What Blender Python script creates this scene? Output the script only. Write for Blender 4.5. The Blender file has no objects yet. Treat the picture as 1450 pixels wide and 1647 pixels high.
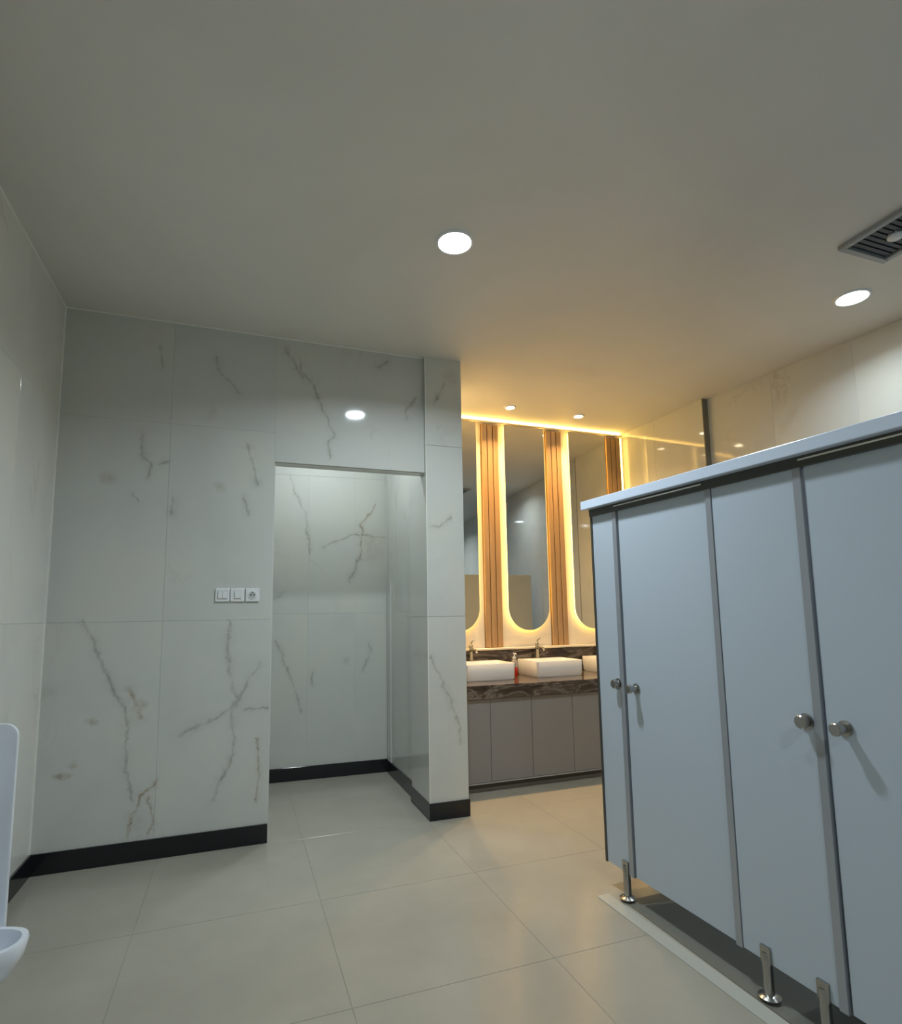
import bpy, bmesh, math, random
from mathutils import Vector, Matrix
S = bpy.context.scene
C = S.collection
PI = math.pi

# ------------------------------------------------------------------ camera
FPX, PPX, PPY = 916.92, 716.0, 879.9
yaw, pitch, roll = 0.34903, 0.11824, -0.01553
cam = bpy.data.objects.new('camera', bpy.data.cameras.new('camera'))
C.objects.link(cam)
fwd = Vector((math.sin(yaw)*math.cos(pitch), math.cos(yaw)*math.cos(pitch), math.sin(pitch)))
rt = Vector((math.cos(yaw), -math.sin(yaw), 0)); up = rt.cross(fwd)
r2 = rt*math.cos(roll)+up*math.sin(roll); u2 = -rt*math.sin(roll)+up*math.cos(roll)
M3 = Matrix((r2, u2, -fwd)).transposed()
cam.matrix_world = Matrix.Translation((1.0005, -3.7398, 1.3313)) @ M3.to_4x4()
cam.data.sensor_fit = 'VERTICAL'; cam.data.sensor_height = 36; cam.data.sensor_width = 36
cam.data.lens = FPX*36/1647
cam.data.shift_x = (725-PPX)/1647
cam.data.shift_y = (PPY-823.5)/1647
cam.data.clip_start = 0.05
S.camera = cam

# ------------------------------------------------------------------ world, exposure
w = bpy.data.worlds.new('world'); S.world = w; w.use_nodes = True
w.node_tree.nodes['Background'].inputs[0].default_value = (0.5, 0.55, 0.6, 1)
w.node_tree.nodes['Background'].inputs[1].default_value = 0.1
S.view_settings.view_transform = 'Standard'; S.view_settings.look = 'None'
S.view_settings.gamma = 1; S.view_settings.use_curve_mapping = False
S.view_settings.exposure = -0.35

COOL = (0.79, 0.905, 0.98)
WARM = (1.0, 0.60, 0.20)
P_MAIN, P_FAR, P_REAR, P_PASS, P_SPOT = 39, 12.5, 25, 13.5, 15   # watts of the lamps behind the diffusers
LED_MIRROR, LED_COVE = 8.5, 60.0

# ------------------------------------------------------------------ materials
def mat(name, col, rough=0.5, metal=0.0, spec=0.5, emit=None, strength=0, coat=0, trans=0):
    m = bpy.data.materials.new(name); m.use_nodes = True
    b = m.node_tree.nodes['Principled BSDF']
    b.inputs['Base Color'].default_value = (*col, 1)
    b.inputs['Roughness'].default_value = rough
    b.inputs['Metallic'].default_value = metal
    b.inputs['Specular IOR Level'].default_value = spec
    if coat: b.inputs['Coat Weight'].default_value = coat
    if trans: b.inputs['Transmission Weight'].default_value = trans
    if emit:
        b.inputs['Emission Color'].default_value = (*emit, 1)
        b.inputs['Emission Strength'].default_value = strength
    return m

class NT:
    def __init__(s, m): s.t = m.node_tree; s.n = s.t.nodes; s.l = s.t.links
    def new(s, k, **kw):
        n = s.n.new(k)
        for a, b in kw.items(): setattr(n, a, b)
        return n
    def put(s, inp, v):
        if isinstance(v, bpy.types.NodeSocket): s.l.new(v, inp)
        else: inp.default_value = v
    def math(s, op, a, b=0.0, clamp=False):
        n = s.new('ShaderNodeMath', operation=op, use_clamp=clamp)
        s.put(n.inputs[0], a); s.put(n.inputs[1], b); return n.outputs[0]
    def noise(s, vec, scale, detail=3, rough=.5, dist=0.0):
        n = s.new('ShaderNodeTexNoise'); s.put(n.inputs['Vector'], vec)
        n.inputs['Scale'].default_value = scale; n.inputs['Detail'].default_value = detail
        n.inputs['Roughness'].default_value = rough; n.inputs['Distortion'].default_value = dist
        return n
    def ramp(s, f, stops):
        n = s.new('ShaderNodeValToRGB'); s.put(n.inputs[0], f)
        e = n.color_ramp.elements
        while len(e) < len(stops): e.new(0.5)
        for x, (p, c) in zip(e, stops):
            x.position = p; x.color = (*c, 1) if len(c) == 3 else c
        return n.outputs[0]
    def mix(s, f, a, b):
        n = s.new('ShaderNodeMix', data_type='RGBA')
        s.put(n.inputs[0], f); s.put(n.inputs[6], a); s.put(n.inputs[7], b); return n.outputs[2]

def seg_group():
    g = bpy.data.node_groups.new('vein_segment', 'ShaderNodeTree')
    for nm, ty in (('P', 'NodeSocketVector'), ('A', 'NodeSocketVector'), ('B', 'NodeSocketVector'), ('Width', 'NodeSocketFloat')):
        g.interface.new_socket(nm, in_out='INPUT', socket_type=ty)
    g.interface.new_socket('Mask', in_out='OUTPUT', socket_type='NodeSocketFloat')
    n, l = g.nodes, g.links
    i = n.new('NodeGroupInput'); o = n.new('NodeGroupOutput')
    def vm(op, a, b=None):
        x = n.new('ShaderNodeVectorMath'); x.operation = op
        l.new(a, x.inputs[0])
        if b is not None: l.new(b, x.inputs[1])
        return x
    def mm(op, a, b=None, cl=False):
        x = n.new('ShaderNodeMath'); x.operation = op; x.use_clamp = cl
        for k, v in enumerate((a, b)):
            if v is None: continue
            if isinstance(v, (int, float)): x.inputs[k].default_value = v
            else: l.new(v, x.inputs[k])
        return x.outputs[0]
    pa = vm('SUBTRACT', i.outputs['P'], i.outputs['A']).outputs[0]
    ba = vm('SUBTRACT', i.outputs['B'], i.outputs['A']).outputs[0]
    t = mm('DIVIDE', vm('DOT_PRODUCT', pa, ba).outputs['Value'], vm('DOT_PRODUCT', ba, ba).outputs['Value'], True)
    sc = n.new('ShaderNodeVectorMath'); sc.operation = 'SCALE'; l.new(ba, sc.inputs[0]); l.new(t, sc.inputs['Scale'])
    d = vm('LENGTH', vm('SUBTRACT', pa, sc.outputs[0]).outputs[0]).outputs['Value']
    l.new(mm('DIVIDE', d, i.outputs['Width']), o.inputs['Mask'])
    return g
SEG = None

def marble(name, base=(0.615, 0.63, 0.595), veins=(), blobs=(), offset=(0, 0, 0), rnd=0.6, rough=0.06, axis='XZ'):
    """glossy pale marble; veins = polylines in wall coordinates, plus faint random ones"""
    global SEG
    m = mat(name, base, rough); nt = NT(m)
    geo = nt.new('ShaderNodeNewGeometry').outputs['Position']
    oi = nt.new('ShaderNodeObjectInfo').outputs['Random']
    cmb = nt.new('ShaderNodeCombineXYZ')
    nt.put(cmb.inputs[0], nt.math('MULTIPLY', oi, 7.0)); nt.put(cmb.inputs[2], nt.math('MULTIPLY', oi, 13.0)); nt.put(cmb.inputs[1], nt.math('MULTIPLY', oi, 5.0))
    ad = nt.new('ShaderNodeVectorMath', operation='ADD'); nt.put(ad.inputs[0], geo); nt.put(ad.inputs[1], cmb.outputs[0])
    pr = ad.outputs[0]
    cloud = nt.noise(pr, 1.3, 4, .55, .3).outputs['Fac']
    col = nt.ramp(cloud, [(0.3, tuple(c*.93 for c in base)), (0.5, base), (0.72, (base[0]*1.05, base[1]*1.03, base[2]*.97))])
    # random thin veins: zero crossings of stretched noise
    mp = nt.new('ShaderNodeMapping'); nt.put(mp.inputs[0], pr); mp.inputs['Scale'].default_value = (1.5, 1.5, .7); mp.inputs['Rotation'].default_value = (.3, .35, .2)
    vn = nt.noise(mp.outputs[0], 1.4, 6, .6, .5).outputs['Fac']
    lines = nt.math('SUBTRACT', 1.0, nt.math('MULTIPLY', nt.math('ABSOLUTE', nt.math('SUBTRACT', vn, 0.5)), 75), True)
    gate = nt.ramp(nt.noise(pr, 2.1, 2).outputs['Fac'], [(0.55, (0, 0, 0)), (0.68, (1, 1, 1))])
    mask = nt.math('MULTIPLY', nt.math('MULTIPLY', lines, gate), rnd*.55)
    col = nt.mix(mask, col, (0.25, 0.24, 0.19, 1))
    ob = nt.ramp(nt.noise(pr, 2.6, 3, .5, .4).outputs['Fac'], [(0.68, (0, 0, 0)), (0.80, (1, 1, 1))])
    col = nt.mix(nt.math('MULTIPLY', ob, rnd*.5), col, (0.36, 0.27, 0.13, 1))
    if veins or blobs:
        if SEG is None: SEG = seg_group()
        nz = nt.noise(geo, 11, 6, .68).outputs['Color']
        s1 = nt.new('ShaderNodeVectorMath', operation='SUBTRACT'); nt.put(s1.inputs[0], nz); s1.inputs[1].default_value = (.5, .5, .5)
        s2 = nt.new('ShaderNodeVectorMath', operation='SCALE'); nt.put(s2.inputs[0], s1.outputs[0]); s2.inputs['Scale'].default_value = .085
        s3 = nt.new('ShaderNodeVectorMath', operation='ADD'); nt.put(s3.inputs[0], geo); nt.put(s3.inputs[1], s2.outputs[0])
        s4 = nt.new('ShaderNodeVectorMath', operation='MULTIPLY'); nt.put(s4.inputs[0], s3.outputs[0]); s4.inputs[1].default_value = (1, 0, 1)
        P = s4.outputs[0]
        tot = {'g': None, 'o': None}
        br = nt.math('ADD', nt.math('MULTIPLY', nt.noise(geo, 16, 4, .7).outputs['Fac'], 2.4), -.55, True)
        near = {'g': None, 'o': None}
        for kind, wd, pts in veins:
            for a, b in zip(pts, pts[1:]):
                g = nt.new('ShaderNodeGroup'); g.node_tree = SEG
                nt.put(g.inputs['P'], P)
                g.inputs['A'].default_value = (a[0], 0, a[1]); g.inputs['B'].default_value = (b[0], 0, b[1]+1e-4)
                g.inputs['Width'].default_value = .005+.0085*wd
                near[kind] = g.outputs[0] if near[kind] is None else nt.math('MINIMUM', near[kind], g.outputs[0])
        hz = nt.ramp(nt.noise(geo, 7, 4, .65).outputs['Fac'], [(.38, (0, 0, 0)), (.62, (1, 1, 1))])
        for kind in 'go':
            if near[kind] is None: continue
            c1 = nt.math('SUBTRACT', 1.0, near[kind], True); h1 = nt.math('SUBTRACT', 1.0, nt.math('DIVIDE', near[kind], 5.0), True)
            h1 = nt.math('MULTIPLY', nt.math('MULTIPLY', h1, h1), nt.math('MULTIPLY', hz, .40))
            tot[kind] = nt.math('ADD', nt.math('MULTIPLY', c1, .50 if kind == 'g' else .62), h1, True)
        for x, z, rx, rz, st in blobs:
            k = nt.new('ShaderNodeVectorMath', operation='SUBTRACT'); nt.put(k.inputs[0], P); k.inputs[1].default_value = (x, 0, z)
            k2 = nt.new('ShaderNodeVectorMath', operation='MULTIPLY'); nt.put(k2.inputs[0], k.outputs[0]); k2.inputs[1].default_value = (1/rx/1.5, 0, 1/rz/1.5)
            k3 = nt.new('ShaderNodeVectorMath', operation='LENGTH'); nt.put(k3.inputs[0], k2.outputs[0])
            v = nt.math('MULTIPLY', nt.math('SUBTRACT', 1.0, k3.outputs['Value'], True), st*1.1)
            tot['o'] = v if tot['o'] is None else nt.math('MAXIMUM', tot['o'], v)
        if tot['g'] is not None: col = nt.mix(nt.math('MULTIPLY', nt.math('MULTIPLY', tot['g'], br), .95), col, (0.22, 0.21, 0.165, 1))
        if tot['o'] is not None: col = nt.mix(nt.math('MULTIPLY', nt.math('MULTIPLY', tot['o'], br), 1.0), col, (0.26, 0.185, 0.085, 1))
    nt.put(nt.n['Principled BSDF'].inputs['Base Color'], col)
    return m

BACK_V = [('g',1,[(0.192,1.32),(0.309,1.039),(0.361,0.92),(0.415,0.837),(0.428,0.74),(0.43,0.5),(0.474,0.334)]),('o',1.6,[(0.419,0.947),(0.453,0.893),(0.468,0.844),(0.508,0.782)]),('o',0.7,[(0.593,0.425),(0.529,0.351),(0.472,0.255),(0.455,0.135)]),('o',0.6,[(0.552,0.338),(0.579,0.221),(0.56,0.14)]),('g',1.1,[(0.949,1.321),(0.956,1.049),(0.984,0.908),(1.021,0.843),(0.977,0.795),(0.999,0.624),(0.986,0.478),(0.93,0.388),(0.892,0.284)]),('g',0.9,[(1.138,1.052),(1.058,0.918),(1.001,0.808)]),('g',0.5,[(1.001,0.808),(0.872,0.731)]),('g',1.1,[(0.872,0.731),(0.772,0.703),(0.704,0.656)]),('g',0.5,[(1.048,0.779),(1.184,0.785)]),('o',0.4,[(1.123,0.613),(1.148,0.451),(1.131,0.238)]),('g',1,[(0.432,2.439),(0.448,2.298),(0.487,2.244),(0.479,2.182)]),('g',0.7,[(0.54,2.259),(0.583,2.278)]),('g',0.8,[(0.51,3.013),(0.527,2.866)]),('g',0.8,[(0.832,2.987),(0.846,2.886),(0.964,2.773)]),('g',0.9,[(1.04,2.424),(1.07,2.276),(1.099,2.177)]),('g',0.8,[(0.405,2.068),(0.43,2.028)]),('g',1.1,[(0.616,2.05),(0.602,1.954)]),('g',0.8,[(1.023,2.072),(1.051,1.974)]),('g',1.2,[(1.259,3.093),(1.308,3.005),(1.366,2.913)]),('g',0.7,[(1.344,3.04),(1.365,2.952),(1.44,2.871),(1.49,2.747),(1.579,2.545)]),('g',0.5,[(1.579,2.545),(1.542,2.498),(1.551,2.371)]),('g',0.7,[(1.963,3.116),(1.882,3.063)]),('g',0.8,[(2.167,2.866),(2.079,2.769),(2.087,2.706)])]
BACK_B = [(0.129,0.491,0.045,0.014,0.9),(0.178,0.548,0.02,0.02,0.4),(0.256,0.767,0.028,0.018,0.6),(0.026,0.94,0.05,0.05,0.25),(0.268,2.156,0.04,0.035,0.45),(0.882,2.143,0.035,0.03,0.45),(0.818,2.617,0.03,0.05,0.2),(0.508,0.197,0.06,0.08,0.25),(0.49,0.842,0.035,0.03,0.5)]
PASS_V = [('g',0.5,[(1.399,2.556),(1.449,2.395),(1.524,2.246),(1.564,1.992),(1.566,1.863)]),('o',0.7,[(2.154,2.339),(2.074,2.216),(2.007,2.151),(2.024,2.084),(2.008,1.834)]),('g',0.9,[(1.692,1.931),(1.777,1.982)]),('g',0.4,[(1.777,1.982),(1.968,2.054),(2.234,2.035)]),('g',1,[(1.991,1.817),(1.969,1.739),(1.904,1.629)]),('g',0.8,[(1.291,1.497),(1.36,1.538)]),('g',0.6,[(1.312,1.137),(1.401,0.905),(1.474,0.734),(1.516,0.55)]),('g',0.7,[(2.086,1.098),(2.097,1.022),(2.042,0.875)]),('g',0.7,[(1.614,0.87),(1.6,0.768)])]
PASS_B = [(1.891,0.956,0.03,0.03,0.35),(2.114,1.942,0.1,0.14,0.3)]
PIL_V = [('g',0.6,[(2.362,2.986),(2.274,2.832)]),('g',0.6,[(2.378,2.006),(2.303,1.941),(2.23,1.93)]),('g',0.8,[(2.224,1.054),(2.31,0.89),(2.392,0.712),(2.429,0.563),(2.427,0.469)])]
PIL_B = [(2.396,3.037,0.05,0.06,0.3)]

M_BACK = marble('marble_switch_wall', veins=BACK_V, blobs=BACK_B, rnd=.25)
M_PASS = marble('marble_passage', veins=PASS_V, blobs=PASS_B, rnd=.25)
M_PIL = marble('marble_pillar', veins=PIL_V, blobs=PIL_B, rnd=.2)
M_MARB = marble('marble_pale', rnd=.6)
M_LEFT = marble('marble_left', base=(.76, .765, .72), rnd=.3)
M_GROUT = mat('grout', (.66, .67, .62), .7)
M_FGROUT = mat('floor_grout', (.27, .26, .22), .8)
M_WHITEJ = mat('white_joint', (.85, .86, .80), .5)
M_BLACK = mat('black_skirting', (.008, .010, .013), .12)

def floor_mat():
    m = mat('porcelain_floor', (.40, .40, .34), .12); nt = NT(m)
    geo = nt.new('ShaderNodeNewGeometry').outputs['Position']
    n = nt.noise(geo, 2.2, 5, .6).outputs['Fac']
    f = nt.noise(geo, 90, 2, .5).outputs['Fac']
    c = nt.ramp(n, [(.3, (.345, .328, .272)), (.7, (.395, .375, .312))])
    c = nt.mix(nt.math('MULTIPLY', f, .10), c, (.30, .29, .24, 1))
    nt.put(nt.n['Principled BSDF'].inputs['Base Color'], c)
    r = nt.math('ADD', nt.math('MULTIPLY', n, .05), .17)
    nt.put(nt.n['Principled BSDF'].inputs['Roughness'], r)
    return m
M_FLOOR = floor_mat()
def ceil_mat():
    m = mat('ceiling_paint', (.42, .42, .38), .55); nt = NT(m)
    geo = nt.new('ShaderNodeNewGeometry').outputs['Position']
    n = nt.noise(geo, .8, 4, .5, .8).outputs['Fac']
    c = nt.ramp(n, [(.3, (.69, .685, .64)), (.7, (.77, .765, .715))])
    st = nt.ramp(nt.noise(geo, 1.7, 3, .5, 1.0).outputs['Fac'], [(.70, (0, 0, 0)), (.82, (1, 1, 1))])
    c = nt.mix(nt.math('MULTIPLY', st, .25), c, (.52, .52, .48, 1))
    nt.put(nt.n['Principled BSDF'].inputs['Base Color'], c)
    return m
M_CEIL = ceil_mat()
def dark_marble():
    m = mat('dark_marble', (.05, .04, .035), .08); nt = NT(m)
    geo = nt.new('ShaderNodeNewGeometry').outputs['Position']
    mp = nt.new('ShaderNodeMapping'); nt.put(mp.inputs[0], geo); mp.inputs['Scale'].default_value = (.5, 1, 1.4)
    n = nt.noise(mp.outputs[0], 7, 8, .65, .9).outputs['Fac']
    c = nt.ramp(n, [(.30, (.015, .012, .012)), (.46, (.07, .052, .042)), (.50, (.20, .17, .145)), (.55, (.06, .045, .038)), (.72, (.14, .11, .09)), (.8, (.03, .025, .02))])
    nt.put(nt.n['Principled BSDF'].inputs['Base Color'], c)
    return m
M_DKM = dark_marble()
def wood_mat(name, a, b):
    m = mat(name, a, .42); nt = NT(m)
    tc = nt.new('ShaderNodeNewGeometry').outputs['Position']
    mp = nt.new('ShaderNodeMapping'); nt.put(mp.inputs[0], tc); mp.inputs['Scale'].default_value = (30, 30, 1.2)
    n = nt.noise(mp.outputs[0], 1.5, 5, .6, .3).outputs['Fac']
    nt.put(nt.n['Principled BSDF'].inputs['Base Color'], nt.ramp(n, [(.3, a), (.7, b)]))
    return m
M_WOOD = wood_mat('teak_slat', (.36, .215, .105), (.46, .30, .155))
M_GROOVE = mat('slat_groove', (.18, .10, .045), .6)
M_CREAM = mat('cream_board', (.80, .73, .62), .45)
M_LEDGE = mat('pale_ledge', (.80, .72, .60), .15)
M_MIRROR = mat('mirror_glass', (.72, .72, .70), .01, 1.0)
M_LED = mat('warm_led', (.9, .8, .5), .5, emit=(1.0, .63, .15), strength=LED_MIRROR)
M_COVE = mat('warm_cove_led', (.9, .8, .5), .5, emit=(1.0, .60, .14), strength=LED_COVE)
M_PANEL = mat('blue_grey_laminate', (.53, .60, .68), .28)
M_RAIL = mat('pale_blue_rail', (.70, .79, .93), .25)
M_ALU = mat('aluminium_edge', (.40, .42, .46), .35, .4)
M_ALUD = mat('dark_channel', (.07, .07, .06), .4, .3)
M_STRIP = mat('shaded_wall_edge', (.22, .21, .17), .45)
M_GLINT = mat('polished_strip', (.85, .85, .82), .15, 1.0)
M_STEEL = mat('brushed_steel', (.42, .41, .39), .22, 1.0)
M_CAB = mat('grey_cabinet', (.25, .245, .25), .38)
M_CER = mat('white_ceramic', (.86, .86, .86), .08)
M_URN = mat('urinal_ceramic', (.78, .82, .88), .1)
M_PLAS = mat('white_plastic', (.80, .82, .82), .3)
M_PLASG = mat('grey_plastic', (.50, .52, .52), .35)
M_HOLE = mat('dark_hole', (.02, .02, .02), .6)
M_VENTD = mat('vent_dark', (.05, .055, .065), .5)
M_VENTF = mat('vent_frame', (.34, .35, .35), .35)
M_LAMP = mat('cool_lamp', (1, 1, 1), .5, emit=COOL, strength=30)
M_LAMPP = mat('passage_lamp', (1, 1, 1), .5, emit=(.88, .97, 1.0), strength=30)
M_SPOT = mat('warm_spot', (1, 1, 1), .5, emit=(1.0, .78, .5), strength=70)
M_RED = mat('red_soap', (.55, .03, .015), .15)
M_CLEAR = mat('clear_plastic', (.85, .82, .75), .1, trans=.7)
M_STALLSHADE = mat('shaded_stall_floor', (.17, .165, .135), .35)
M_THRESH = mat('pale_threshold', (.46, .47, .42), .3)
M_DRAIN = mat('drain_grey', (.18, .15, .2), .3, .5)

# ------------------------------------------------------------------ mesh helpers
def obj(name, bm, m, parent=None, smooth=False):
    me = bpy.data.meshes.new(name); bm.to_mesh(me); bm.free()
    ms = m if isinstance(m, (list, tuple)) else [m]
    for x in ms: me.materials.append(x)
    if smooth:
        for p in me.polygons: p.use_smooth = True
        try: me.set_sharp_from_angle(angle=math.radians(40))
        except Exception: pass
    o = bpy.data.objects.new(name, me); C.objects.link(o)
    if parent is not None: o.parent = parent
    return o
def abox(bm, x0, y0, z0, x1, y1, z1, bev=0, seg=1):
    r = bmesh.ops.create_cube(bm, size=1)
    vs = r['verts']
    for v in vs:
        v.co = Vector((x0+(v.co.x+.5)*(x1-x0), y0+(v.co.y+.5)*(y1-y0), z0+(v.co.z+.5)*(z1-z0)))
    if bev:
        es = list({e for v in vs for e in v.link_edges})
        bmesh.ops.bevel(bm, geom=es, offset=bev, segments=seg, affect='EDGES', profile=.5)
    return bm
def box(x0, y0, z0, x1, y1, z1, bev=0, seg=1):
    return abox(bmesh.new(), x0, y0, z0, x1, y1, z1, bev, seg)
def lathe(prof, loc=(0, 0, 0), n=24, axis='Z', bm=None):
    """prof: list of (r, h); closed with caps"""
    bm = bm or bmesh.new(); rings = []
    for r, h in prof:
        ring = []
        for k in range(n):
            a = 2*PI*k/n; c, s = math.cos(a)*r, math.sin(a)*r
            p = {'Z': (c, s, h), 'X': (h, c, s), 'Y': (s, h, c)}[axis]
            ring.append(bm.verts.new(Vector(p)+Vector(loc)))
        rings.append(ring)
    for a, b in zip(rings, rings[1:]):
        for k in range(n):
            bm.faces.new((a[k], a[(k+1) % n], b[(k+1) % n], b[k]))
    bm.faces.new(list(reversed(rings[0]))); bm.faces.new(rings[-1])
    bmesh.ops.recalc_face_normals(bm, faces=bm.faces)
    return bm
def tube(pts, r, n=12, bm=None):
    bm = bm or bmesh.new(); rings = []
    pts = [Vector(p) for p in pts]
    for i, p in enumerate(pts):
        d = (pts[min(i+1, len(pts)-1)]-pts[max(i-1, 0)]).normalized()
        a = d.orthogonal().normalized() if i == 0 else (rings_a - d*rings_a.dot(d)).normalized()
        rings_a = a; b = d.cross(a)
        rr = r[i] if isinstance(r, (list, tuple)) else r
        rings.append([bm.verts.new(p+(a*math.cos(2*PI*k/n)+b*math.sin(2*PI*k/n))*rr) for k in range(n)])
    for x, y in zip(rings, rings[1:]):
        for k in range(n): bm.faces.new((x[k], x[(k+1) % n], y[(k+1) % n], y[k]))
    bm.faces.new(list(reversed(rings[0]))); bm.faces.new(rings[-1])
    bmesh.ops.recalc_face_normals(bm, faces=bm.faces)
    return bm
def tag(o, label, cat, group=None, kind=None):
    o['label'] = label; o['category'] = cat
    if group: o['group'] = group
    return o
def thing(name, label, cat, loc=(0, 0, 0), rotz=0, group=None):
    o = bpy.data.objects.new(name, None); C.objects.link(o)
    o.location = loc; o.rotation_euler = (0, 0, rotz); o.empty_display_size = .1
    return tag(o, label, cat, group)
def struct(name, bm, m, loc=(0, 0, 0), rotz=0, label=None):
    o = obj(name, bm, m); o.location = loc; o.rotation_euler = (0, 0, rotz); o['kind'] = 'structure'
    if label: o['label'] = label
    return o
def copy_tree(o, parent=None):
    c = o.copy(); C.objects.link(c); c.parent = parent
    for ch in list(o.children): copy_tree(ch, c)
    return c

H = 3.172; SK = .108; TT = .008; GAP = .0006
def tiles(parent, us, zs, m, base=0.0, depth=TT, part='wall_tile'):
    """tiles on the room side (local -Y) of a wall slab; us, zs joint positions"""
    for a, b in zip(us, us[1:]):
        for c, d in zip(zs, zs[1:]):
            obj(part, box(a+GAP, base, c+GAP, b-GAP, base+depth, d-GAP, .0007), m, parent)
def grid(a, b, first, step):
    r = [a]; x = first
    while x < b-.02:
        if x > a+.02: r.append(x)
        x += step
    return r+[b]
ZJ = [0, 1.32, 2.52, H]

# ------------------------------------------------------------------ the room
fl = struct('floor', box(-1.6, -6.3, -.12, 5.6, 1.45, -.0012), M_FGROUT)
fxs = [-1.6, -.966, -.176, .614, 1.404, 2.194, 2.984, 3.774, 4.564, 5.6]
fys = [-6.3, -5.63, -4.83, -4.03, -3.23, -2.43, -1.63, -.83, -.03, .77, 1.45]
for a, b in zip(fxs, fxs[1:]):
    for c, d in zip(fys, fys[1:]):
        obj('floor_tile', box(a+.0010, c+.0010, -.006, b-.0010, d-.0010, 0, .0004), M_FLOOR, fl)
struct('ceiling', box(-1.6, -6.3, H, 5.6, 1.45, H+.1), M_CEIL)

WX = 1.2                                    # left jamb of the opening
bm = box(0, .0018, 0, WX, .09, H); abox(bm, WX, .0018, 2.328, 2.213, .09, H)
wb = struct('wall_back', bm, M_GROUT)
tiles(wb, [0, .588, WX], ZJ, M_BACK)
tiles(wb, [WX, 2.213], [2.328, H], M_BACK)
obj('jamb_tile', box(WX-.001, TT+.001, 0, WX+.006, .0895, 2.328), M_MARB, wb)
obj('lintel_soffit', box(WX, TT+.001, 2.322, 2.213, .0895, 2.329), M_MARB, wb)

wl = struct('wall_left', box(0, .0018, 0, 6.2, .1, H), M_GROUT, (0, -6.2, 0), PI/2)
tiles(wl, grid(0, 6.2, .2, .6), ZJ, M_LEFT)
ang = math.atan(-.038)
wp = struct('wall_passage', box(-3.8, .0018, 0, .1, .12, H), M_GROUT, (2.213, 1.236, 0), ang)
tiles(wp, [-3.8, -3.05, -2.45, -1.85, -1.25-.0, -.65-.0, -.25, .04], [0, 1.36, 2.56, H], M_PASS)
wpr = struct('wall_passage_right', box(0, .0018, 0, .87, .1, H), M_GROUT, (2.25, 1.25, 0), -PI/2)
tiles(wpr, [0, .27, .87], [0, 1.36, 2.56, H], M_MARB)
struct('wall_passage_end', box(0, 0, 0, 1.4, .1, H), M_MARB, (-1.5, 0, 0), PI/2)
struct('wall_passage_front', box(-1.6, .01, 0, -.1, .09, H), M_MARB)

pl = struct('wall_pillar', box(2.221, -.028, 0, 2.477, .37, H), M_GROUT)
obj('wall_tile', box(2.213, -.036, 0, 2.221, .378, 1.319), M_PIL, pl)
obj('wall_tile', box(2.213, -.036, 1.321, 2.221, .378, 2.519), M_PIL, pl)
obj('wall_tile', box(2.213, -.036, 2.521, 2.221, .378, H), M_PIL, pl)
for a, b in ((0, 1.319), (1.321, 2.519), (2.521, H)):
    bmt = box(0, 0, a, .272, TT, b, .0007)
    o = obj('wall_tile', bmt, M_PIL, pl); o.location = (2.213, -.038, 0); o.rotation_euler = (0, 0, -.02)
    obj('wall_tile', box(2.477, -.036, a, 2.485, 1.1, b), M_MARB, pl)
struct('wall_alcove_back', box(2.24, 1.085, 0, 4.85, 1.2, H), M_MARB)
wf = struct('wall_right_far', box(0, .0018, 0, 1.1, .16, H), M_GROUT, (4.73, 1.1, 0), -PI/2+.03)
tiles(wf, [0, .5, 1.1], ZJ, M_MARB)
obj('end_tile', box(1.1, -.002, 0, 1.108, .12, H), M_STRIP, wf)  # step face turned from the warm light; its shade is put into the grey
ra = math.atan2(-1, .094)
wr = struct('wall_right', box(-.3, .0018, 0, 6.4, .12, H), M_GROUT, (4.82, -.01, 0), ra)
tiles(wr, grid(-.02, 6.4, .58, .6), ZJ, M_MARB)
wrr = struct('wall_rear', box(0, .0018, 0, 5.6, .1, H), M_GROUT, (5.5, -6.2, 0), PI)
tiles(wrr, grid(0, 5.5, .5, .6), ZJ, M_MARB)

# skirting
def skirt(name, x0, y0, x1, y1, t=.012):
    """black tile skirting, face on the right-hand side of the direction of travel"""
    d = Vector((x1-x0, y1-y0, 0)); L = d.length; a = math.atan2(d.y, d.x)
    o = struct(name, box(0, -t, 0, L, 0, SK, .001), M_BLACK, (x0, y0, 0), a); return o
skirt('baseboard_back', 0, 0, WX, 0)
skirt('baseboard_left', 0, -6.2, 0, -.0)
skirt('baseboard_passage', -1.4, 1.236+.137, 2.25, 1.2345)
skirt('baseboard_passage_right', 2.25, 1.23, 2.25, .378)
skirt('baseboard_pillar_left', 2.213, .38, 2.213, -.04, .006)
skirt('baseboard_pillar_front', 2.207, -.038, 2.49, -.0437)
skirt('baseboard_pillar_right', 2.485, -.04, 2.485, .33, -.008)
# white grout beads in the corners
struct('trim_1', box(-.001, -.006, SK, .006, .001, H), M_WHITEJ)
struct('trim_2', box(2.2105, -.0405, SK, 2.2145, -.0365, H), M_WHITEJ)
struct('trim_3', box(0, -.006, H-.006, 2.213, .001, H), M_WHITEJ)
struct('trim_4', box(-.001, -6.2, H-.006, .006, 0, H), M_WHITEJ)

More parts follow.
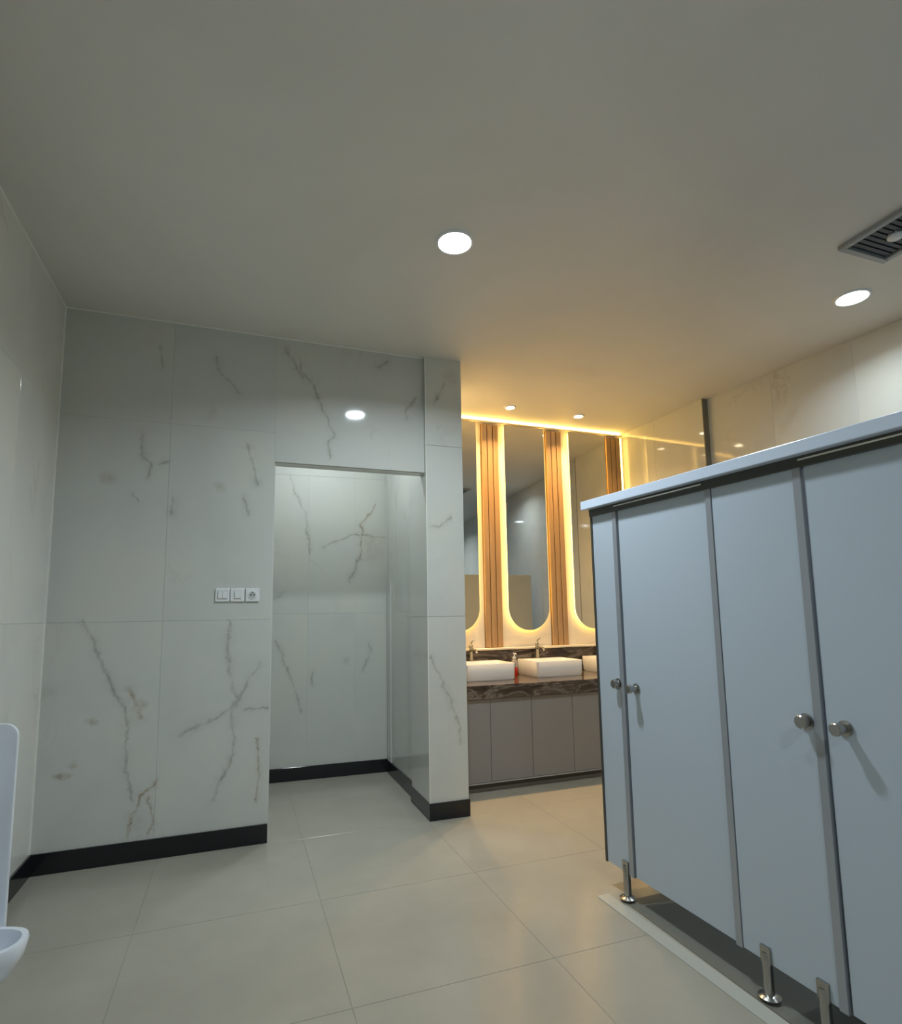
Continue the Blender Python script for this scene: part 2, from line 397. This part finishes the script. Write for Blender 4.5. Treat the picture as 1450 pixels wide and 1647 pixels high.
# ------------------------------------------------------------------ downlights
def downlight(name, label, loc, r, m, group, power=10, col=COOL, spread=150):
    t = thing(name, label, 'ceiling light', loc, 0, group)
    bm = bmesh.new(); n = 40; prof = [(r, 0), (r, -.006), (r+.003, -.009), (r+.014, -.007), (r+.018, 0)]
    rings = [[bm.verts.new((q*math.cos(2*PI*k/n), q*math.sin(2*PI*k/n), z)) for k in range(n)] for q, z in prof]
    for a, b in zip(rings, rings[1:]):
        for k in range(n): bm.faces.new((a[k], a[(k+1) % n], b[(k+1) % n], b[k]))
    bmesh.ops.recalc_face_normals(bm, faces=bm.faces)
    obj('trim_ring', bm, M_PLAS, t, True)
    obj('diffuser', lathe([(r*.999, 0), (r*.999, -.004)], n=40), m, t)
    ld = bpy.data.lights.new('lamp', 'AREA'); ld.shape = 'DISK'; ld.size = r*1.9; ld.energy = power; ld.color = col
    ld.spread = math.radians(spread)
    lo = bpy.data.objects.new('lamp', ld); C.objects.link(lo); lo.parent = t; lo.location = (0, 0, -.0055)
    return t
g1 = 'cool white ceiling downlights'
downlight('downlight', 'large round cool white downlight glowing in the middle of the ceiling', (1.968, -1.286, H), .080, M_LAMP, g1, P_MAIN)
downlight('downlight', 'cool white downlight above the cubicles, beside the square vent', (4.392, -1.568, H), .080, M_LAMP, g1, P_FAR)
downlight('downlight', 'cool white downlight behind the camera over the entrance side', (1.9, -4.7, H), .080, M_LAMP, g1, P_REAR)
downlight('downlight', 'cool white downlight behind the camera above the last cubicle', (4.2, -4.6, H), .080, M_LAMP, g1, P_MAIN)
downlight('downlight', 'cool white downlight hidden above the passage behind the lintel', (1.60, .52, H), .080, M_LAMPP, g1, P_PASS, (.88, .97, 1.0), 165)
g2 = 'small warm spotlights over the washbasins'
downlight('spotlight', 'small warm spotlight over the washbasins, left one in view', (3.252, .692, H), .038, M_SPOT, g2, P_SPOT, (1.0, .62, .25), 120)
downlight('spotlight', 'small warm spotlight over the washbasins, right one in view', (3.971, .703, H), .038, M_SPOT, g2, P_SPOT, (1.0, .62, .25), 120)
downlight('spotlight', 'small warm spotlight over the washbasins hidden behind the marble pillar', (2.62, .69, H), .038, M_SPOT, g2, P_SPOT, (1.0, .62, .25), 120)

# exhaust vent
v = thing('ceiling_vent', 'square dark louvred exhaust vent in the ceiling at the right edge', 'vent', (3.842, -2.215, H))
bm = bmesh.new(); W = .342
for q in ((0, 0, W, .03), (0, W-.03, W, W), (0, .03, .03, W-.03), (W-.03, .03, W, W-.03)):
    abox(bm, q[0], q[1], -.022, q[2], q[3], 0, .002)
obj('frame', bm, M_VENTF, v)
obj('backing', box(.03, .03, -.004, W-.03, W-.03, 0), M_VENTD, v)
for k in range(9):
    y = .045+k*.030
    o = obj('louvre', box(.031, y-.010, -.002, W-.031, y+.010, .000), M_VENTD, v)
    o.location = (0, 0, -.010); 
obj('hub', lathe([(.036, -.004), (.036, -.020), (.030, -.026), (.012, -.028)], (W/2, W/2, 0)), M_PLAS, v, True)

# ------------------------------------------------------------------ switches
def plate(name, label, cat, x, kind):
    t = thing(name, label, cat, (x, 0, 1.472), 0, 'white plates beside the passage opening')
    obj('plate', box(-.041, -.010, -.041, .041, 0, .041, .004, 2), M_PLAS, t)
    if kind == 2:
        for q in (-1, 1): obj('rocker', box(q*.0135-.0125, -.015, -.022, q*.0135+.0125, -.009, .022, .002), M_PLAS, t)
        obj('rocker_frame', box(-.029, -.0112, -.025, .029, -.0095, .025), M_PLASG, t)
    elif kind == 1:
        obj('rocker', box(-.018, -.015, -.022, .018, -.009, .022, .002), M_PLAS, t)
        obj('rocker_frame', box(-.021, -.0112, -.025, .021, -.0095, .025), M_PLASG, t)
    else:
        obj('socket_ring', lathe([(.026, -.009), (.026, -.013), (.022, -.014)], axis='Y'), M_PLAS, t, True)
        obj('socket_well', lathe([(.020, -.0145), (.020, -.0135)], axis='Y'), M_PLASG, t)
        for q in (-1, 1): obj('pin_hole', lathe([(.0045, -.0152), (.0045, -.014)], (q*.009, 0, 0), axis='Y', n=12), M_HOLE, t)
        obj('earth_clip', box(-.003, -.016, .012, .003, -.0145, .02), M_HOLE, t)
plate('light_switch', 'square white double rocker switch, leftmost of the three wall plates', 'switch', .911, 2)
plate('light_switch', 'square white single rocker switch, middle of the three wall plates', 'switch', .997, 1)
plate('wall_socket', 'square white power socket with dark round well nearest the passage opening', 'socket', 1.084, 0)

# ------------------------------------------------------------------ toilet cubicles
cu = thing('toilet_cubicles', 'row of blue-grey laminate toilet cubicles on steel feet along the right wall', 'toilet partition', (2.75, -2, 0), .017)
def taper(bm):
    for v in bm.verts: v.co.z *= 1+.013*v.co.y
    return bm
def cpart(name, bm, m, parent=None, smooth=False): return obj(name, taper(bm), m, parent or cu, smooth)
ZB, ZD, ZP = .122, 1.825, 1.835
YE = .785
def pil(y0, y1, part='fixed_panel'):
    p = cpart(part, box(0, y0, ZB, .018, y1, ZP, .001), M_PANEL); return p
def edge(y0, y1): return cpart('edge_profile', box(-.004, y0, ZB-.004, .020, y1, ZD+.004, .001), M_ALU)
def leg(y):
    L = cpart('leg', lathe([(.017, .0), (.017, .150), (.015, .155)], (.000, y, 0), 20), M_STEEL, smooth=True)
    obj('foot_flange', lathe([(.036, .0125), (.037, .016), (.030, .020), (.018, .026)], (0, y, -.0125+.012), 24), M_STEEL, L, True)
    obj('clamp', box(-.010, y-.020, .118, .026, y+.020, .176, .002), M_STEEL, L)
def keeper(y, z):
    k = cpart('latch_keeper', lathe([(.026, 0), (.026, -.005), (.016, -.007), (.016, -.018), (.022, -.020), (.022, -.030), (.018, -.034)], (0, y, z), 24, 'X'), M_STEEL, smooth=True)
    return k
def door(y0, y1, hy):
    d = cpart('door', box(.004, y0, ZB+.002, .022, y1, ZD-.012, .001), M_PANEL)
    zz = .972
    s = 1+.013*hy
    obj('latch_knob', lathe([(.024, .004), (.024, -.001), (.014, -.003), (.015, -.032), (.020, -.035), (.020, -.045), (.017, -.048)], (0, hy, zz*s), 24, 'X'), M_STEEL, d, True)
    obj('hinge', box(.023, min(y0, y1)-.004, .35, .03, min(y0, y1)+.03, .43), M_STEEL, d)
    obj('hinge', box(.023, min(y0, y1)-.004, 1.55, .03, min(y0, y1)+.03, 1.63), M_STEEL, d)
    return d
# end pilaster and first bay
pil(.607, YE-.012, 'fixed_panel'); edge(.578, .607)
leg(.632); keeper(.622, .980)
door(.014, .568, .498)
edge(-.014, .014)
pil(-.365, -.016); leg(-.113); leg(-.318); keeper(-.338, .972)
edge(-.394, -.365)
door(-.972, -.402, -.462)
edge(-1.000, -.972)
pil(-1.365, -1.002); leg(-1.10); leg(-1.30); keeper(-1.338, .972)
edge(-1.394, -1.365)
door(-1.972, -1.402, -1.462)
edge(-2.0, -1.972)
pil(-2.6, -2.002); leg(-2.1); leg(-2.5)
# divisions running back to the wall
cpart('end_panel', box(.0, YE-.012, ZB, 2.02, YE, ZP, .001), M_PANEL)
cpart('end_profile', box(-.003, YE-.013, ZB-.004, .0, YE+.003, ZP), M_ALUD)
cpart('dividing_panel', box(.024, -.20, ZB, 2.10, -.182, ZP), M_PANEL)
cpart('dividing_panel', box(.024, -1.20, ZB, 2.18, -1.182, ZP), M_PANEL)
cpart('dividing_panel', box(.0, -2.618, ZB, 2.30, -2.6, ZP), M_PANEL)
# head rail and channel
cpart('head_rail', box(-.045, -2.64, 1.848, .045, YE+.025, 1.893, .003, 2), M_RAIL)
cpart('rail_channel', box(-.012, -2.62, 1.812, .030, YE-.002, 1.848), M_ALUD)
for a, b in ((.014, .578), (-.972, -.394), (-1.972, -1.394)):
    cpart('head_stop', box(-.016, a+.004, 1.832, -.010, b-.004, 1.838), M_GLINT)
# stall floor, shade under the cubicles put into its colour, and threshold
struct('trim_5', box(2.715, -6.19, -.001, 4.9, -1.37, .003), M_STALLSHADE)
o = struct('trim_6', box(-.11, -4.1, -.001, -.045, .72, .004, .001), M_THRESH, (2.75, -2, 0), .017)

# ------------------------------------------------------------------ vanity
VX0, VX1 = 2.487, 4.69
vc = thing('vanity_cabinet', 'grey flat-front washbasin cabinet under the dark marble counter', 'cabinet', (0, 0, 0))
obj('carcass', box(VX0, .375, .072, VX1, 1.07, .69), M_CAB, vc)
obj('plinth', box(VX0, .40, 0, VX1, 1.06, .072), M_CAB, vc)
obj('plinth_trim', box(VX0, .385, .030, VX1, .40, .062), M_ALUD, vc)
obj('bottom_trim', box(VX0, .352, .066, VX1, .376, .076), M_ALU, vc)
xs = [VX0, 2.835, 3.19, 3.56, 3.93, 4.30, VX1]
for a, b in zip(xs, xs[1:]): obj('door', box(a+.0015, .355, .078, b-.0015, .375, .685, .0015), M_CAB, vc)
ct = thing('countertop', 'dark veined marble counter carrying the white washbasins', 'countertop')
obj('slab', box(VX0, .33, .765, VX1, 1.05, .792, .003), M_DKM, ct)
obj('apron', box(VX0, .332, .690, VX1, .36, .7655), M_DKM, ct)
bs = thing('backsplash', 'dark veined marble upstand topped by a pale ledge below the tall mirrors', 'backsplash')
obj('upstand', box(VX0, .985, .793, VX1, 1.05, 1.012), M_DKM, bs)
obj('ledge', box(VX0, .966, 1.012, VX1, 1.05, 1.030, .003), M_LEDGE, bs)

def rrect(cx, cy, hx, hy, r, n=5):
    out = []
    for qx, qy, a0 in ((1, 1, 0), (-1, 1, PI/2), (-1, -1, PI), (1, -1, 3*PI/2)):
        for k in range(n+1):
            a = a0+PI/2*k/n
            out.append((cx+qx*(hx-r)+r*math.cos(a), cy+qy*(hy-r)+r*math.sin(a)))
    return out
def loft(rings, cap0=True, cap1=True, bm=None):
    bm = bm or bmesh.new()
    R = [[bm.verts.new(p) for p in r] for r in rings]; n = len(R[0])
    for a, b in zip(R, R[1:]):
        for k in range(n): bm.faces.new((a[k], a[(k+1) % n], b[(k+1) % n], b[k]))
    if cap0: bm.faces.new(list(reversed(R[0])))
    if cap1: bm.faces.new(R[-1])
    bmesh.ops.recalc_face_normals(bm, faces=bm.faces)
    return bm
def basin(x, label):
    t = thing('washbasin', label, 'washbasin', (x, .775, .792), 0, 'white rectangular washbasins')
    hx, hy, h = .225, .19, .135
    L = lambda ox, oy, r, z, cy=0: [(p[0], p[1], z) for p in rrect(0, cy, ox, oy, r)]
    obj('bowl', loft([L(hx-.012, hy-.012, .02, 0), L(hx-.006, hy-.006, .02, .01), L(hx, hy, .022, h-.004), L(hx-.003, hy-.003, .02, h),
                      L(hx-.014, hy-.045, .02, h, -.03), L(hx-.018, hy-.049, .02, h-.006, -.03), L(hx-.03, hy-.06, .03, .035, -.03), L(hx-.07, hy-.1, .03, .022, -.03)]), M_CER, t, True)
    obj('drain', lathe([(.022, .021), (.022, .026), (.018, .028)], (0, -.03, 0)), M_STEEL, t, True)
    return t
def faucet(x, label):
    t = thing('faucet', label, 'faucet', (x, .935, .927), 0, 'chrome basin faucets')
    obj('body', lathe([(.024, 0), (.024, .006), (.017, .010), (.016, .115), (.018, .120), (.018, .135), (.012, .142)]), M_STEEL, t, True)
    obj('spout', tube([(0, 0, .085), (0, -.04, .098), (0, -.09, .100), (0, -.118, .092), (0, -.124, .078)], [.013, .012, .011, .010, .010]), M_STEEL, t, True)
    obj('lever', tube([(0, 0, .140), (0, -.005, .152), (0, -.03, .170), (0, -.065, .182)], [.008, .008, .006, .004]), M_STEEL, t, True)
for x, nm in ((2.955, 'beside the marble pillar'), (3.605, 'in the middle, right of the red soap bottle'), (4.285, 'half hidden behind the cubicles')):
    basin(x, 'white rectangular countertop washbasin '+nm)
    faucet(x-.03, 'chrome single-lever faucet on the washbasin '+nm)

sb = thing('soap_bottle', 'clear pump bottle half full of red liquid soap between two washbasins', 'bottle', (3.275, .80, .792))
obj('soap_liquid', lathe([(.026, .002), (.029, .006), (.029, .075), (.028, .078)]), M_RED, sb, True)
obj('bottle_body', lathe([(.028, .0785), (.029, .082), (.029, .120), (.024, .134), (.014, .142), (.014, .150)]), M_CLEAR, sb, True)
p_ = obj('pump', lathe([(.015, .150), (.015, .168), (.006, .170), (.006, .190), (.011, .191), (.011, .200)]), M_PLAS, sb, True)
obj('pump_nozzle', tube([(0, 0, .195), (0, -.02, .197), (0, -.042, .190)], [.006, .005, .004]), M_PLAS, p_, True)

# cream board with wooden slat panels and three tall mirrors
cb = thing('backing_board', 'cream wall panel behind the tall mirrors glowing in warm light', 'wall panel')
obj('board', box(2.487, 1.050, 1.030, 4.70, 1.084, 3.150), M_CREAM, cb)
cv = thing('cove_light', 'glowing warm light strip running along the ceiling above the mirrors', 'cove light')
obj('cove_strip', box(2.49, 1.040, 3.152, 4.69, 1.050, 3.160), M_COVE, cv)
obj('side_strip', box(4.686, 1.030, 1.04, 4.694, 1.048, 3.12), M_LED, cv)
obj('cove_lip', box(2.487, 1.022, 3.134, 4.70, 1.0495, 3.1505), M_CREAM, cv)
def slats(x, label):
    t = thing('slat_panel', label, 'slat panel', (x, 1.05, 1.031), 0, 'vertical wooden slat panels between the mirrors')
    obj('backing', box(-.088, -.008, 0, .088, 0, 2.085), M_GROOVE, t)
    for q in (-.0585, 0, .0585): obj('slat', box(q-.026, -.026, 0, q+.026, -.008, 2.085, .003), M_WOOD, t)
slats(3.198, 'vertical wooden slat panel between the left and middle mirrors')
slats(3.885, 'vertical wooden slat panel between the middle and right mirrors')
slats(4.585, 'vertical wooden slat panel at the far right beside the marble wall')

def pill(hw, z0, z1, n=20):
    """outline in x,z: semicircular bottom, flat top; counter-clockwise"""
    pts = [(hw, z1), (-hw, z1)]
    for k in range(n+1):
        a = PI+PI*k/n; pts.append((hw*math.cos(a), z0+hw+hw*math.sin(a)))
    return pts
def mirror(x, label):
    t = thing('wall_mirror', label, 'mirror', (x, 1.0, 0), 0, 'tall backlit mirrors with rounded lower ends')
    hw = .212
    P = pill(hw, 1.178, 3.118, 28)
    bm = loft([[(a, 0, b) for a, b in P], [(a, .006, b) for a, b in P]])
    obj('mirror_glass', bm, M_MIRROR, t)
    P2 = pill(hw-.022, 1.200, 3.110, 28)
    obj('mounting_board', loft([[(a, .0065, b) for a, b in P2], [(a, .050, b) for a, b in P2]]), M_CREAM, t)
    bm = bmesh.new(); A = pill(hw-.021, 1.199, 3.112, 28); B = pill(hw-.010, 1.188, 3.112, 28)
    rings = [[(a, .012, b) for a, b in A], [(a, .012, b) for a, b in B], [(a, .034, b) for a, b in B], [(a, .034, b) for a, b in A]]
    R = [[bm.verts.new(p) for p in r] for r in rings]; n = len(A)
    for i in range(4):
        a, b = R[i], R[(i+1) % 4]
        for k in range(1, n): bm.faces.new((a[k], a[(k+1) % n], b[(k+1) % n], b[k]))
    bmesh.ops.recalc_face_normals(bm, faces=bm.faces)
    obj('led_strip', bm, M_LED, t)
mirror(2.832, 'tall backlit mirror partly hidden by the marble pillar, leftmost of three')
mirror(3.546, 'tall backlit mirror seen whole, middle one of three')
mirror(4.252, 'tall backlit mirror partly hidden by the cubicles, rightmost of three')

# ------------------------------------------------------------------ urinal
ur = thing('urinal', 'white ceramic wall urinal with tall cheeks and projecting lip at the left edge', 'urinal', (.0, -1.605, 0))
n = 28
def dplan(xf, hw, z, x0=0.0, p=2.6):
    """D-shaped outline: flat at the wall, superellipse front"""
    out = []
    for k in range(n+1):
        a = -PI/2+PI*k/n; c, s = math.cos(a), math.sin(a)
        out.append((x0+(xf-x0)*abs(c)**(2/p), hw*(1 if s > 0 else -1)*abs(s)**(2/p), z))
    return out
rings = [dplan(.22, .080, .240, p=2.8), dplan(.31, .100, .254, p=2.8), dplan(.370, .112, .282, p=2.8), dplan(.412, .120, .320, p=2.8), dplan(.434, .124, .360, p=2.8), dplan(.440, .1255, .394, p=2.8), dplan(.437, .124, .402, p=2.8),
         dplan(.422, .108, .402, .07), dplan(.415, .103, .392, .075), dplan(.37, .09, .34, .08), dplan(.28, .06, .31, .10)]
bowl = obj('bowl', loft(rings), M_URN, ur, True)
# tall cheeks with rounded upper corners, joined by a curved back
prof = [(0, .385), (.350, .385), (.350, .60), (.350, .80), (.350, .945)]
prof += [(.350-.042+.042*math.cos(q*PI/12), .966+.042*math.sin(q*PI/12)) for q in range(0, 7)]+[(.15, 1.010), (0, 1.012)]
bm = bmesh.new()
for s_ in (-1, 1):
    lay = []
    for yo, ins in ((.100, .004), (.102, .0), (.118, .0), (.122, .005)):
        lay.append([(max(0, x-ins*(x > .1)), s_*yo, z-ins*(z > .99)) for x, z in prof])
    loft(lay, bm=bm)
abox(bm, 0, -.104, .385, .055, .104, 1.0, .004)
obj('splash_back', bm, M_URN, ur, True)
obj('drain', lathe([(.028, .309), (.028, .314), (.02, .317)], (.20, 0, 0)), M_DRAIN, ur, True)
